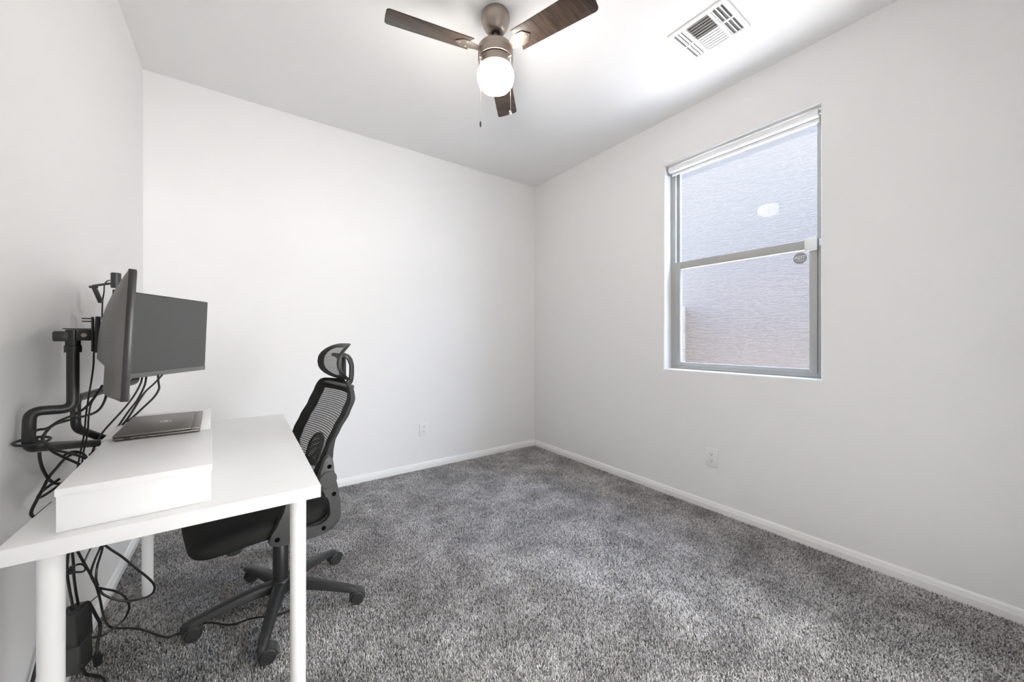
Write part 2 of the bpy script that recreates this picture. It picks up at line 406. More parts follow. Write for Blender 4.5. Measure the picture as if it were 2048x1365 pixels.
# ------------------------------------------------------------------ window
def window():
    x0 = W+.088
    def frame(mb, y0, y1, z0, z1, xa, xb, wl, wr, wb, wt, bev=.002):
        mb.box2((xa, y1-wl, z0), (xb, y1, z1), bev).box2((xa, y0, z0), (xb, y0+wr, z1), bev)
        mb.box2((xa, y0+wr-.001, z0), (xb, y1-wl+.001, z0+wb), bev).box2((xa, y0+wr-.001, z1-wt), (xb, y1-wl+.001, z1), bev); return mb
    win = tag(frame(MB(), OY0+.001, OY1-.001, OZ0+.001, OZ1-.001, x0, x0+.058, .034, .034, .026, .034).build('window_1', M_['alu']),
              'grey aluminium single hung window in the right wall', kind='structure')
    # fixed upper light: thin stops and its pane
    frame(MB(), OY0+.034, OY1-.034, 1.66, OZ1-.034, x0+.030, x0+.052, .020, .012, .012, .012).build('upper_stop', M_['alu'], win)
    MB().box2((x0+.040, OY0+.040, 1.66), (x0+.043, OY1-.040, OZ1-.04)).build('upper_pane', M_['glass'], win, ang=0)
    # lower sash
    s = frame(MB(), OY0+.036, OY1-.036, OZ0+.024, 1.694, x0-.006, x0+.026, .038, .036, .024, .052).build('lower_sash', M_['alu'], win)
    MB().box2((x0+.012, OY0+.070, OZ0+.045), (x0+.015, OY1-.072, 1.645)).build('lower_pane', M_['glass'], s, ang=0)
    return x0
WX = window()
def roller_shade():
    t = thing('roller_shade', 'white roller shade rolled up at the top of the window', 'roller shade', (W+.045, (OY0+OY1)/2, 2.37))
    ya, yb = OY0+.018, OY1-.018
    MB().cyl((W+.047, ya, 2.374), (W+.047, yb, 2.374), .022, seg=28).build('fabric_roll', M_['shade'], t, world=True)
    MB().box2((W+.066, ya+.004, 2.352), (W+.068, yb-.004, 2.380)).build('hanging_fabric', M_['shade'], t, world=True)
    MB().box2((W+.060, ya+.004, 2.334), (W+.073, yb-.004, 2.354), .004).build('hem_bar', M_['shade'], t, world=True)
    for y, sgn in ((OY0, 1), (OY1, -1)):
        mb = MB().box2((W+.028, y+sgn*.0015, 2.345), (W+.068, y+sgn*.0045, 2.402), .001)
        mb.cyl((W+.047, y+sgn*.0045, 2.374), (W+.047, y+sgn*.018, 2.374), .010, seg=14)
        mb.build('end_bracket', M_['screw'], t, world=True, label='small metal end bracket')
roller_shade()
def sensor():
    t = thing('window_sensor', 'white alarm contact sensor on the right end of the window meeting rail', 'alarm sensor', (WX-.02, -2.34, 1.66))
    MB().box2((WX-.024, -2.397, 1.628), (WX-.0065, -2.340, 1.702), .003).build('sensor_body', M_['plate'], t, world=True)
    MB().box2((WX-.014, -2.424, 1.652), (WX-.0005, -2.404, 1.690), .002).build('magnet', M_['plate'], t, world=True)
sensor()
def text_mesh(body, size, ext=.0004):
    cu = bpy.data.curves.new('lettering', 'FONT'); cu.body = body; cu.size = size; cu.extrude = ext; cu.align_x = 'CENTER'; cu.align_y = 'CENTER'; cu.offset = size*.018
    o = bpy.data.objects.new('lettering', cu); COL.objects.link(o)
    dg = bpy.context.evaluated_depsgraph_get(); me = bpy.data.meshes.new_from_object(o.evaluated_get(dg))
    bpy.data.objects.remove(o, do_unlink=True); return me
def sticker():
    c = on(0, WX+.010, 1600, 517)
    t = thing('security_sticker', 'grey octagonal security sticker with white letters on the lower window pane', 'sticker', c)
    oc = [(.0345*math.cos(PI/8+k*PI/4), .0345*math.sin(PI/8+k*PI/4)) for k in range(8)]
    MB().prism(oc, lambda a, b, h: (h, -a, b), -.0002, .0012).build('octagon', M_['sticker'], t, ang=20)
    for body, sz, dz in (('ADT', .026, .004),):
        me = text_mesh(body, sz); me.transform(Matrix.Translation((-.0012, 0, dz)) @ Matrix(((0,0,-1,0),(-1,0,0,0),(0,1,0,0),(0,0,0,1))))
        me.materials.clear(); me.materials.append(M_['stickerwhite'])
        o = bpy.data.objects.new('lettering', me); COL.objects.link(o); o.parent = t; o['label'] = 'white letters'
    MB().box2((-.0012, -.019, -.0145), (-.0004, .019, -.0120)).build('white_line', M_['stickerwhite'], t)
sticker()

# ------------------------------------------------------------------ outside
def outside():
    XN = 5.8
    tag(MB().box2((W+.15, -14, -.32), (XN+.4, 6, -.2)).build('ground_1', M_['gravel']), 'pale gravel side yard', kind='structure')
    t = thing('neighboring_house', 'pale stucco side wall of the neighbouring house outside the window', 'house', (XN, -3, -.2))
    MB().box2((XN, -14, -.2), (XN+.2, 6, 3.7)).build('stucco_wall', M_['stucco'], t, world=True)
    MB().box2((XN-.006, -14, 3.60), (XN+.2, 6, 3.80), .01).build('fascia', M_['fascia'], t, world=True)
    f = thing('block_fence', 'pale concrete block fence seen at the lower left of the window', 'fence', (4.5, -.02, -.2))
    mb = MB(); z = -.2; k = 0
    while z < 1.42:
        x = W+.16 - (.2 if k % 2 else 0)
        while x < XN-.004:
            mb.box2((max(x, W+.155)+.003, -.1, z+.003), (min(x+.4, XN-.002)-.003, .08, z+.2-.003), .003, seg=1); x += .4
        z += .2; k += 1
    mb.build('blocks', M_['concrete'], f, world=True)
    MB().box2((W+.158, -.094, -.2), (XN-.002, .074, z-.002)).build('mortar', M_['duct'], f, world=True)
outside()

# ------------------------------------------------------------------ outlets
def outlet(label, loc, rz):
    t = thing('wall_outlet', label, 'outlet', loc, rz, 'wall outlets')
    MB().box((0, -.0035, 0), (.078, .007, .122), .003).build('cover_plate', M_['plate'], t)
    for dz in (.021, -.021):
        poly = [(.0165*math.cos(a)*1.0, .0165*math.sin(a)) for a in [PI*2*k/24 for k in range(24)]]
        poly = [(x, max(-.0135, min(.0135, y))) for x, y in poly]
        rc = MB().prism(poly, lambda a, b, h: (a, -h, b+dz), .0055, .0085).build('receptacle', M_['plate'], t)
        for dx, hh in ((-.0062, .008), (.0062, .0065)):
            MB().box((dx, -.0084, dz+.003), (.0026, .001, hh)).build('slot', M_['slot'], rc)
        MB().cyl((0, -.0079, dz-.0075), (0, -.0089, dz-.0075), .0026, seg=10).build('slot', M_['slot'], rc)
    MB().cyl((0, -.006, 0), (0, -.008, 0), .003, seg=10).build('screw', M_['plate'], t)
outlet('white wall outlet low on the back wall to the right of the chair', (1.762, 0, .344), 0)
outlet('white wall outlet low on the right wall below the window', (W, -1.857, .346), -PI/2)

# ------------------------------------------------------------------ ceiling vent
def vent():
    x0, x1, y0, y1 = 2.315, 2.592, -2.255, -1.962
    t = thing('air_vent', 'white louvred air register on the ceiling near the window', 'vent', ((x0+x1)/2, (y0+y1)/2, H))
    ix0, ix1 = 2.338, 2.572
    mb = MB(); z0, z1 = H-.010, H-.0004
    def bar(a, b, c, d): mb.box2((a, c, z0), (b, d, z1), .0015, seg=1)
    bar(x0, ix0, y0, y1); bar(ix1, x1, y0, y1)
    cuts = [(-2.232, -2.175), (-2.160, -2.050), (-2.036, -1.985)]
    ys = [y0]+[v for c in cuts for v in c]+[y1]
    for k in range(0, len(ys), 2): bar(ix0, ix1, ys[k], ys[k+1])
    mid = (ix0+ix1)/2
    for c in (cuts[0], cuts[2]): bar(mid-.006, mid+.006, c[0], c[1])
    mb.build('face_plate', M_['ventwhite'], t, world=True)
    MB().box2((x0+.01, y0+.01, H-.0018), (x1-.01, y1-.01, H-.0006)).build('duct_opening', M_['duct'], t, world=True)
    n = 12
    for i in range(n):                              # middle group: louvres across, thrown both ways
        x = ix0+(i+.5)*(ix1-ix0)/n; sg = -1 if i < n/2 else 1
        M = Matrix.Translation((x, -2.105, H-.006)) @ Matrix.Rotation(math.radians(-38 if sg < 0 else 14), 4, 'Y')
        MB().box((0,0,0), (.0115, .112, .0012), 0, M).build('louvre', M_['ventwhite'], t, world=True)
    for c, sg in ((cuts[0], 1), (cuts[2], -1)):
        for i in range(3):
            y = c[0]+(i+.5)*(c[1]-c[0])/3
            for xa, xb in ((ix0, mid-.006), (mid+.006, ix1)):
                M = Matrix.Translation(((xa+xb)/2, y+.005*sg, H-.006)) @ Matrix.Rotation(sg*math.radians(34), 4, 'X')
                MB().box((0,0,0), (xb-xa, .0105, .0012), 0, M).build('louvre', M_['ventwhite'], t, world=True)
    MB().box2((2.45, -2.247, H-.016), (2.458, -2.242, H-.008)).build('damper_lever', M_['screw'], t, world=True)
vent()

# ------------------------------------------------------------------ ceiling fan
def fan():
    c = Vector((1.497, -1.545)); zb = 2.548
    t = thing('ceiling_fan', 'three blade ceiling fan with dark wood blades and a lit globe', 'ceiling fan', (c.x, c.y, H))
    L = lambda z: z-H
    MB().lathe([(0, L(2.7395)), (.064, L(2.7395)), (.068, L(2.733)), (.070, L(2.718)), (.068, L(2.700)), (.060, L(2.676)), (.049, L(2.658)), (.040, L(2.649)), (.036, L(2.647)), (.0235, L(2.647)), (.0225, L(2.656)), (0, L(2.658))], seg=48).build('canopy', M_['steel'], t)
    for k in range(3):
        a = k*2*PI/3+.4; MB().cyl((.030*math.cos(a), .030*math.sin(a), L(2.6475)), (.030*math.cos(a), .030*math.sin(a), L(2.6455)), .0024, seg=8).build('canopy_screw', M_['slot'], t)
    MB().lathe([(0, L(2.652)), (.021, L(2.652)), (.021, L(2.646)), (.018, L(2.641)), (0, L(2.641))], seg=24).build('hanger_ball', M_['rubber'], t)
    MB().cyl((0,0,L(2.645)), (0,0,L(2.568)), .0115, seg=20).build('downrod', M_['steel'], t)
    MB().lathe([(0, L(2.577)), (.014, L(2.577)), (.070, L(2.575)), (.082, L(2.572)), (.0865, L(2.566)), (.087, L(2.5475)), (.0862, L(2.547)), (.087, L(2.5465)), (.087, L(2.510)), (.084, L(2.508)), (0, L(2.508))], seg=56).build('motor_housing', M_['steel'], t)
    MB().lathe([(0, L(2.509)), (.078, L(2.509)), (.078, L(2.502)), (0, L(2.502))], seg=48).build('motor_gap', M_['slot'], t)
    MB().lathe([(0, L(2.503)), (.082, L(2.503)), (.084, L(2.501)), (.084, L(2.467)), (.082, L(2.465)), (0, L(2.465))], seg=56).build('light_kit', M_['steel'], t)
    g = [(0, L(2.4645)), (.074, L(2.4645)), (.083, L(2.458)), (.089, L(2.447)), (.0905, L(2.432)), (.089, L(2.413)), (.083, L(2.394)), (.071, L(2.378)), (.052, L(2.367)), (.028, L(2.361)), (0, L(2.359))]
    MB().lathe(g, seg=48).build('glass_globe', M_['globe'], t, ang=60, label='lit white glass globe')
    for k in range(3):
        a = math.radians(168.3-120*k); P = math.radians(-13)
        R = Matrix.Translation((0,0,L(zb))) @ Matrix.Rotation(a, 4, 'Z') @ Matrix.Rotation(P, 4, 'X')
        # blade outline in its own plane: root notched to a shallow V, rounded tip
        w0, w1 = .054, .060; tip = []
        for q in range(9):
            s = -PI/2+q*PI/8; tip.append((.502+.018*math.cos(s), (w1-.020)*(1 if s > 0 else -1)+.020*math.sin(s)) if q != 4 else (.520, 0))
        poly = [(.128, -w0)]+tip+[(.128, w0), (.146, .020), (.150, 0), (.146, -.020)]
        b = MB().prism(poly, lambda x, y, h: R @ Vector((x, y, h)), .000, .0055, .0012)
        bl = b.build('blade', M_['wood'], t)
        ir = [(.070, -.021), (.10, -.020), (.122, -.026), (.145, -.033), (.176, -.030), (.205, 0), (.176, .030), (.145, .033), (.122, .026), (.10, .020), (.070, .021)]
        iron = MB().prism(ir, lambda x, y, h: R @ Vector((x, y, h)), -.0045, -.0008, .001).build('blade_iron', M_['steel'], t)
        for sx, sy in ((.150, .017), (.150, -.017), (.184, 0)):
            p = R @ Vector((sx, sy, -.0044)); q = R @ Vector((sx, sy, -.0075))
            MB().cyl(p, q, .0045, .0034, seg=12).build('screw', M_['screw'], iron)
    # pull chains: switch side (towards the window) and lamp side
    for (u, v0, v1, dd) in ((961, 182, 243, -.055), (1021, 118, 222, -.065)):
        dep = (c.x-CAM.x)*math.sin(YAW)+(c.y-CAM.y)*math.cos(YAW)
        a = atd(u, v0, dep+dd); b = Vector((a.x, a.y, atd(u, v1, dep+dd).z)); a.z = 2.483
        ch = MB()
        m = int((a.z-b.z)/.0042)
        ch.cyl(a, b, .0009, seg=6)
        for i in range(m+1):
            p = a.lerp(b, i/m); ch.lathe([(0, -.0016), (.0013, -.0008), (.0013, .0008), (0, .0016)], Matrix.Translation(p), 6)
        co = ch.build('pull_chain', M_['screw'], t, world=True)
        if u < 1000: MB().lathe([(0, 0), (.003, -.001), (.0045, -.010), (.0045, -.022), (.002, -.027), (0, -.027)], Matrix.Translation(b), 12).build('chain_bob', M_['plasticgrey'], co, world=True)
        else: MB().lathe([(0, .002), (.005, -.001), (.0075, -.008), (.006, -.016), (.002, -.021), (0, -.021)], Matrix.Translation(b), 12).build('chain_bob', M_['screw'], co, world=True)
        # the side arm the chain leaves from
        d = Vector((a.x-c.x, a.y-c.y, 0)).normalized()
        MB().cyl(Vector((c.x, c.y, a.z+.003))+d*.080, Vector((a.x, a.y, a.z+.003))+d*.004, .004, .003, seg=10).build('chain_outlet', M_['screw'], t, world=True)
fan()

# ------------------------------------------------------------------ desk
DT = .73
def desk():
    nr = on(2, DT, 648, 970); fr = on(2, DT, 563, 828)
    x1 = .658; x0 = .096; y0 = -1.943; y1 = -.742
    t = thing('desk', 'white rectangular desk on round legs along the left wall', 'desk', ((x0+x1)/2, (y0+y1)/2, 0))
    MB().box2((x0, y0, DT-.034), (x1, y1, DT), .0015).build('tabletop', M_['white'], t, world=True)
    for x, y in ((.610, -1.872), (.150, -1.872), (.629, -.775), (.138, -.795)):
        mb = MB().cyl((x, y, -.004), (x, y, DT-.037), .0195, .0205, seg=32, bev=.002); mb.cyl((x, y, DT-.040), (x, y, DT-.0342), .036, seg=24)
        l = mb.build('leg', M_['whitemetal'], t, world=True)
desk()

# ------------------------------------------------------------------ two desk risers
RZ = .822
def riser(label, c, rz, drawer):
    t = thing('desk_riser', label, 'desk riser', (c[0], c[1], DT), rz, 'white desk risers')
    h = RZ-DT; w, l = .256, .47; th = .016           # w along x (front faces +x), l along y
    MB().box2((-w/2, -l/2, h-th), (w/2, l/2, h), .0015).build('top_panel', M_['white'], t)
    MB().box2((-w/2+.002, -l/2+.002, .0006), (w/2-.002, -l/2+.018, h-th), .001).build('end_panel', M_['white'], t)
    MB().box2((-w/2+.002, l/2-.018, .0006), (w/2-.002, l/2-.002, h-th), .001).build('end_panel', M_['white'], t)
    MB().box2((-w/2+.002, -l/2+.018, .0006), (-w/2+.014, l/2-.018, h-th), .001).build('back_panel', M_['white'], t)
    MB().box2((-w/2+.014, -l/2+.018, .0006), (w/2-.004, l/2-.018, .008)).build('bottom_panel', M_['white'], t)
    if drawer:
        d = MB().box2((w/2-.020, -l/2+.020, .010), (w/2-.003, l/2-.020, h-th-.003), .001).build('drawer', M_['white'], t)
a0 = math.radians(3.2)
ca, sa = math.cos(a0), math.sin(a0)
near = Vector((.420, -1.897))
c1 = near+Vector((-ca, -sa))*.128+Vector((-sa, ca))*.235
riser('white desk riser with a drawer at the near end of the desk', c1, a0, True)
c2 = Vector((.383, -1.415))+Vector((-1, 0))*.128+Vector((-.035, 1)).normalized()*.235
riser('open white desk riser behind the first one under the laptop', (c2.x, c2.y), math.radians(2.0), False)

# ------------------------------------------------------------------ laptop
def laptop():
    z = RZ+.0006
    FL = on(2, z, 224, 885); FR = on(2, z, 400, 864); FR2 = on(2, z+.017, 405, 855); BR = on(2, z+.017, 407, 828)
    w = (FR-FL).length; ax = math.atan2((FR-FL).y, (FR-FL).x); l = .355
    t = thing('laptop', 'closed bronze grey laptop lying on the desk risers', 'laptop', (FL.x, FL.y, z), ax)
    MB().box2((0, 0, .0015), (w, l, .0095), .003).build('base', M_['laptop'], t)
    MB().box2((.004, .004, -.0002), (w-.012, l-.004, .0025), .001).build('rubber_foot', M_['rubber'], t)
    lid = MB().box2((0, 0, .0108), (w-.022, l, .0175), .0025).build('lid', M_['laptop'], t)
    MB().box2((w-.0225, 0, .0100), (w, l, .0165), .0025).build('hinge_band', M_['laptop2'], t, label='lighter hinge band')
    cx, cy = (w-.022)*.58, l*.5
    e = MB().tube([(cx+.015*math.cos(a), cy+.021*math.sin(a), .0176) for a in [2*PI*k/28 for k in range(28)]], .0007, 6, closed=True, sub=1)
    # letter forms inside the ring, read across the lid
    def st(pts): e.tube([(cx+p[1], cy-p[0], .0176) for p in pts], .0007, 6, sub=1)
    st([(-.013, .005), (-.013, -.005)]); st([(-.013, .005), (-.009, .003), (-.0075, 0), (-.009, -.003), (-.013, -.005)])
    st([(.001, .004), (-.006, 0), (.001, -.004)]); st([(-.005, .0008), (.000, .0035)]); st([(-.004, -.0008), (.002, .0028)])
    st([(.0035, .005), (.0035, -.005), (.0075, -.005)]); st([(.0095, .005), (.0095, -.005), (.0135, -.005)])
    e.build('emblem', M_['silver'], lid, label='silver ring emblem')
    for k, (x, ww) in enumerate(((.024, .015), (.050, .009), (.072, .009))):
        MB().box2((x, -.0004, .0036), (x+ww, .003, .0036+(.0046 if k == 0 else .0028)), .0008).build('port', M_['slot'], t)
laptop()

# ------------------------------------------------------------------ monitors on a twin arm
NX = {}
def monitor(label, a, d, w, h, zc, tilt, group, name='monitor'):
    """a: near/side edge point (x,y) of the screen plane, d: unit direction along the screen, n faces the room"""
    n = Vector((d[1], -d[0])); c = Vector(a)+Vector(d)*w/2
    rz = math.atan2(-d[0], d[1])                     # local +y runs along d, +x faces the viewer
    t = thing(name, label, 'monitor', (c.x, c.y, zc), rz, group)
    T = Matrix.Rotation(tilt, 4, 'Y')
    # front slab
    MB().box2((-.015, -w/2, -h/2), (0, w/2, h/2), .002, T).build('bezel', M_['bezel'], t)
    MB().box2((-.001, -w/2+.004, -h/2+.020), (.0008, w/2-.004, h/2-.004), 0, T).build('screen', M_['screen'], t)
    MB().box2((-.001, -w/2+.001, -h/2+.001), (.0022, w/2-.001, -h/2+.019), .0008, T).build('chin', M_['chin'], t)
    # domed back shell
    def sh(u, v):
        y = (u-.5)*w*.996; z = (v-.5)*h*.992; s = (2*u-1)
        e = max(0, 1-abs(s)**3.2)
        if v > .46: k = math.sin(PI/2*min(1, (1-v)/.54))**.8
        else: k = 1.0
        dep = .0155+.043*k*e**.55
        if v < .30: dep = min(dep, .0155+(.027+.016*max(0, (v-.24)/.06))*e**.4)
        if v < .004 or v > .996 or u < .004 or u > .996: dep = .0145
        return T @ Vector((-dep, y, z))
    MB().grid(sh, 40, 40).build('back_shell', M_['shell'], t, ang=40)
    MB().box2((-.066, -.05, -.05), (-.056, .05, .05), .002, T).build('mount_plate', M_['blackmetal'], t)
    return t, c, n
d1 = Vector((-.205, .979)).normalized(); A1 = Vector((.262, -1.800))
m1, C1, N1 = monitor('near monitor seen edge on from behind', A1, d1, .54, .327, 1.144, math.radians(2.6), 'twin monitors')
pR = Vector((.339, -.762)); d2 = Vector((.474, .880)).normalized(); A2 = pR-d2*.48
m2, C2, N2 = monitor('far monitor with its dark blank screen facing the room', A2, d2, .48, .327, 1.147, math.radians(2.4), 'twin monitors')

def arms():
    px, py = .097, -1.165
    t = thing('monitor_stand', 'black twin tube monitor arm stand clamped to the back of the desk', 'monitor stand', (px, py, DT))
    def B(mb, name, m='blackmetal', par=None, label=None): return mb.build(name, M_[m], par or t, world=True, label=label)
    # clamp and post
    B(MB().box2((px-.045, py-.04, DT+.0006), (px+.018, py+.04, DT+.010), .003), 'clamp_plate')
    B(MB().cyl((px, py, DT+.010), (px, py, .782), .017, seg=24, bev=.002), 'post')
    h1 = Vector((C1.x-N1.x*.118, C1.y-N1.y*.118)); h2 = Vector((C2.x-N2.x*.118, C2.y-N2.y*.118))
    r = .0122
    v = on(1, h1.y, 146, 760); hx = v.x
    top1 = Vector((hx, h1.y, 1.112))
    knee1 = Vector((hx, h1.y, .944))
    out1 = Vector((.036, -1.585, .948)); low1 = Vector((.032, -1.580, .853))
    P1 = [(px, py, .764), low1, out1, knee1, top1]
    B(MB().tube(fillet(P1, .023, 8), r, 18, sub=1), 'near_arm')
    top2 = Vector((h2.x, h2.y, 1.112)); knee2 = Vector((h2.x, h2.y, .958))
    up2 = Vector((.040, -1.275, .940)); low2 = Vector((.040, -1.275, .842))
    P2 = [(px, py, .768), low2, up2, knee2, top2]
    B(MB().tube(fillet(P2, .023, 8), r, 18, sub=1), 'far_arm')
    for h, top, C, N, nm in ((h1, top1, C1, N1, 'near'), (h2, top2, C2, N2, 'far')):
        N3 = Vector((N.x, N.y, 0)); S3 = Vector((-N.y, N.x, 0))
        R = Matrix.Translation((top.x, top.y, 0)) @ Matrix(((N3.x, S3.x, 0, 0), (N3.y, S3.y, 0, 0), (0, 0, 1, 0), (0, 0, 0, 1)))
        hd = B(MB().lathe([(0, 1.098), (.0165, 1.098), (.0165, 1.116), (.0145, 1.118), (.014, 1.160), (0, 1.160)], R, 24), 'tilt_head')
        B(MB().box2((-.036, -.011, 1.128), (.0, .011, 1.156), .005, R), 'head_knob', par=hd)
        B(MB().box2((-.018, -.016, 1.161), (.036, .016, 1.1635), .001, R), 'cover_strip', par=hd)
        g = Vector((C.x, C.y, 0))-Vector((top.x, top.y, 0)); q = g.dot(N3)-.0705
        for s in (-.0165, .0165):
            B(MB().box2((.006, s-.002, 1.130), (q, s+.002, 1.160), .0015, R), 'bracket_arm', par=hd)
            B(MB().cyl(R @ Vector((.020, s*1.05, 1.145)), R @ Vector((.020, s*1.30, 1.145)), .012, seg=20), 'pivot_washer', par=hd)
            B(MB().cyl(R @ Vector((.020, s*1.28, 1.145)), R @ Vector((.020, s*1.48, 1.145)), .006, seg=6), 'pivot_bolt', 'steel', hd, 'bright bolt')
        B(MB().box2((q-.001, -.05, 1.10), (q+.004, .05, 1.195), .0015, R), 'vesa_plate', par=hd)
        for z in (1.182, 1.190):
            B(MB().cyl(R @ Vector((q-.009, 0, z)), R @ Vector((q-.009, 0, z+.003)), .0105, seg=16), 'thumb_screw', par=hd)
arms()

def webcam():
    top = atd(232, 548, 1.40)
    c = Vector((.112, -1.118, 1.3145))
    t = thing('webcam', 'small black webcam with folding clip on top of the far monitor', 'webcam', c)
    p = atd(232, 560, 1.385)
    MB().cyl((p.x, p.y, 1.322), (p.x, p.y, 1.378), .014, seg=24, bev=.002).build('camera_body', M_['plasticgrey'], t, world=True)
    a = atd(224, 567, 1.37); b = atd(187, 572, 1.375); e = atd(202, 606, 1.38)
    MB().box2((-.001, -.004, -.0035), ((b-a).length+.001, .004, .0035), .001, Matrix.Translation(a) @ (b-a).to_track_quat('X', 'Z').to_matrix().to_4x4()).build('clip_arm', M_['plasticgrey'], t, world=True)
    MB().cyl(b+Vector((-.010, .006, -.004)), b+Vector((.010, -.006, -.004)), .005, seg=12).build('clip_hinge', M_['plasticgrey'], t, world=True)
    q = e-b
    MB().box2((.004, -.005, -.007), (q.length, .005, .007), .002, Matrix.Translation(b) @ q.to_track_quat('X', 'Y').to_matrix().to_4x4()).build('clip_leg', M_['plasticgrey'], t, world=True)
    MB().tube([atd(u, v, d) for u, v, d in ((228, 566, 1.385), (221, 561, 1.385), (214, 563, 1.39), (209, 570, 1.39), (208, 585, 1.39), (205, 604, 1.39), (204, 640, 1.39))], .0020, 8).build('webcam_cable', M_['cable'], t, world=True)
webcam()

# ------------------------------------------------------------------ cables
def cable(label, pts, r=.0032, name='cable', parent=None):
    o = MB().tube(pts, r, 8, sub=6).build(name, M_['cable'], parent, world=parent is not None)
    if parent is None: tag(o, label, 'cable', 'black cables')
    return o
def px(*a): return [atd(u, v, d) for u, v, d in a]
cable('thin black cable from the near monitor hanging past its arm', px((192,690,1.13),(188,705,1.13),(187,730,1.13),(183,760,1.12),(178,790,1.12),(172,830,1.13),(168,870,1.15),(161,905,1.18),(153,945,1.2),(149,965,1.2)), .0022)
cable('second thin black cable beside the near arm down to the desk', px((203,775,1.16),(196,782,1.15),(186,800,1.14),(180,816,1.13),(177,838,1.13),(175,868,1.15),(168,900,1.18),(163,935,1.2)), .0022)
cable('black cable sweeping left from the near monitor round the arm elbow', px((204,772,1.16),(196,785,1.13),(184,802,1.10),(168,818,1.08),(148,830,1.06),(120,842,1.0),(95,857,.97),(78,860,.955),(69,864,.95),(67,872,.945),(74,880,.945)), .0034)
cable('black cable looping off the arm elbow to the first riser', px((215,778,1.2),(210,800,1.17),(200,818,1.13),(185,828,1.1),(160,835,1.06),(130,843,1.02),(108,850,1.0),(94,862,.985),(86,875,.975),(88,886,.975),(105,903,1.0),(125,914,1.03),(150,925,1.06),(172,936,1.08)), .0034)
cable('black cable tied to the elbow and dropping behind the riser', px((66,882,.95),(80,884,.95),(95,889,.965),(110,900,.99),(135,906,1.02),(160,913,1.05),(178,921,1.08)), .0034)
cable('large black cable loop hanging over the near desk edge', px((160,905,1.14),(148,908,1.13),(130,918,1.1),(112,938,1.06),(98,955,1.03),(86,978,1.0),(74,1000,.98),(64,1020,.97),(63,1030,.965),(70,1034,.965),(85,1022,.98),(105,1005,1.0)), .0036)
cable('black cable curving below the arm elbow down to the riser', px((79,905,1.0),(80,920,1.0),(86,940,1.01),(97,958,1.03),(108,967,1.05),(120,968,1.06)), .0036)
cable('doubled black cable along the left edge of the riser', px((178,929,1.1),(160,943,1.08),(130,963,1.05),(100,984,1.03),(84,994,1.02),(76,996,1.02),(80,988,1.03),(95,975,1.04),(120,958,1.06)), .0034)
cable('black cable from beneath the arm to the riser edge', px((128,912,1.1),(140,905,1.12),(155,904,1.13),(166,908,1.13),(174,917,1.12)), .0034)
cable('leftmost black cable descending from the far monitor screen', px((285,752,1.5),(281,768,1.47),(268,792,1.43),(248,818,1.37),(226,842,1.32),(205,866,1.28),(190,892,1.24),(182,912,1.22)), .0032)
cable('black cable behind the laptop from under the far monitor', px((293,751,1.5),(289,772,1.47),(275,800,1.42),(258,822,1.37),(240,848,1.35),(226,868,1.325),(221,876,1.315)), .0034)
cable('long straight black cable from the far monitor to the arm post', px((325,750,1.52),(308,768,1.49),(290,785,1.45),(270,815,1.4),(255,838,1.37),(238,858,1.345),(224,872,1.33)), .0034)
cable('rightmost black cable bending over the far end of the laptop', px((316,750,1.53),(317,765,1.52),(318,778,1.51),(308,795,1.49),(285,817,1.45),(262,838,1.41),(244,850,1.39),(230,868,1.35)), .0036)
t = thing('cable_tie', 'black strap tying cables to the elbow of the arm', 'cable tie', low := Vector((.034, -1.57, .87)))
MB().tube([Vector((.036, -1.571, .868+.004*math.sin(a)))+Vector((math.cos(a)*.030, math.sin(a)*.030, 0)) for a in [2*PI*k/20 for k in range(20)]], .0035, 8, closed=True, sub=1).build('strap', M_['cable'], t, world=True)

# cables under the desk
def wx(u, v, x): return on(0, x, u, v)
cable('black cable hanging left of the desk leg to the upper adapter', [wx(138,1100,.062), wx(135,1120,.06), wx(134,1145,.058), wx(139,1180,.055), wx(144,1205,.053), wx(146,1221,.052)], .0034)
cable('black cable hanging straight into the upper adapter', [wx(144,1100,.064), wx(147,1130,.062), wx(148,1155,.06), wx(152,1185,.056), wx(157,1212,.054), wx(159,1226,.053)], .0034)
fz = .006
cable('longest black cable running down and across the carpet under the chair', [wx(152,1098,.085), wx(166,1123,.08), wx(180,1148,.078), wx(192,1172,.076), wx(200,1200,.072), wx(207,1232,.066)]+[on(2, fz+.004, *p) for p in ((218,1253),(236,1257),(262,1257),(285,1260),(305,1267),(322,1273),(338,1275),(352,1270),(365,1266),(385,1258),(405,1248),(425,1246),(450,1250),(470,1249),(495,1240),(520,1235),(550,1232),(572,1225),(590,1215))], .0036)
cable('wide black cable loop reaching in front of the far desk leg', [wx(203,1086,.10), wx(222,1100,.125), wx(245,1115,.15), wx(270,1136,.18), wx(292,1153,.205), wx(306,1167,.22), wx(309,1178,.222), wx(302,1190,.212), wx(280,1199,.185), wx(252,1203,.150), wx(225,1198,.118), wx(206,1189,.095), wx(200,1180,.085)], .0034)
cable('black cable loop from the bundle back to the lower adapter', [wx(196,1176,.082), wx(210,1179,.095), wx(230,1183,.115), wx(247,1192,.135), wx(256,1205,.145), wx(258,1218,.145), wx(250,1237,.132), wx(236,1251,.115), wx(220,1263,.098), wx(203,1272,.083), wx(182,1276,.066)], .0034)
cable('short black cable crossing behind the knotted strap', [wx(187,1085,.045), wx(182,1096,.045), wx(174,1112,.05), wx(167,1128,.06)], .003)
cable('left one of two black cables converging on the bundle', [wx(206,1083,.07), wx(199,1100,.07), wx(190,1120,.07), wx(183,1140,.07), wx(182,1152,.07), wx(188,1165,.072)], .0034)
cable('right one of two black cables converging on the bundle', [wx(203,1083,.075), wx(205,1096,.075), wx(200,1115,.075), wx(194,1135,.075), wx(192,1158,.074), wx(196,1172,.076)], .0034)
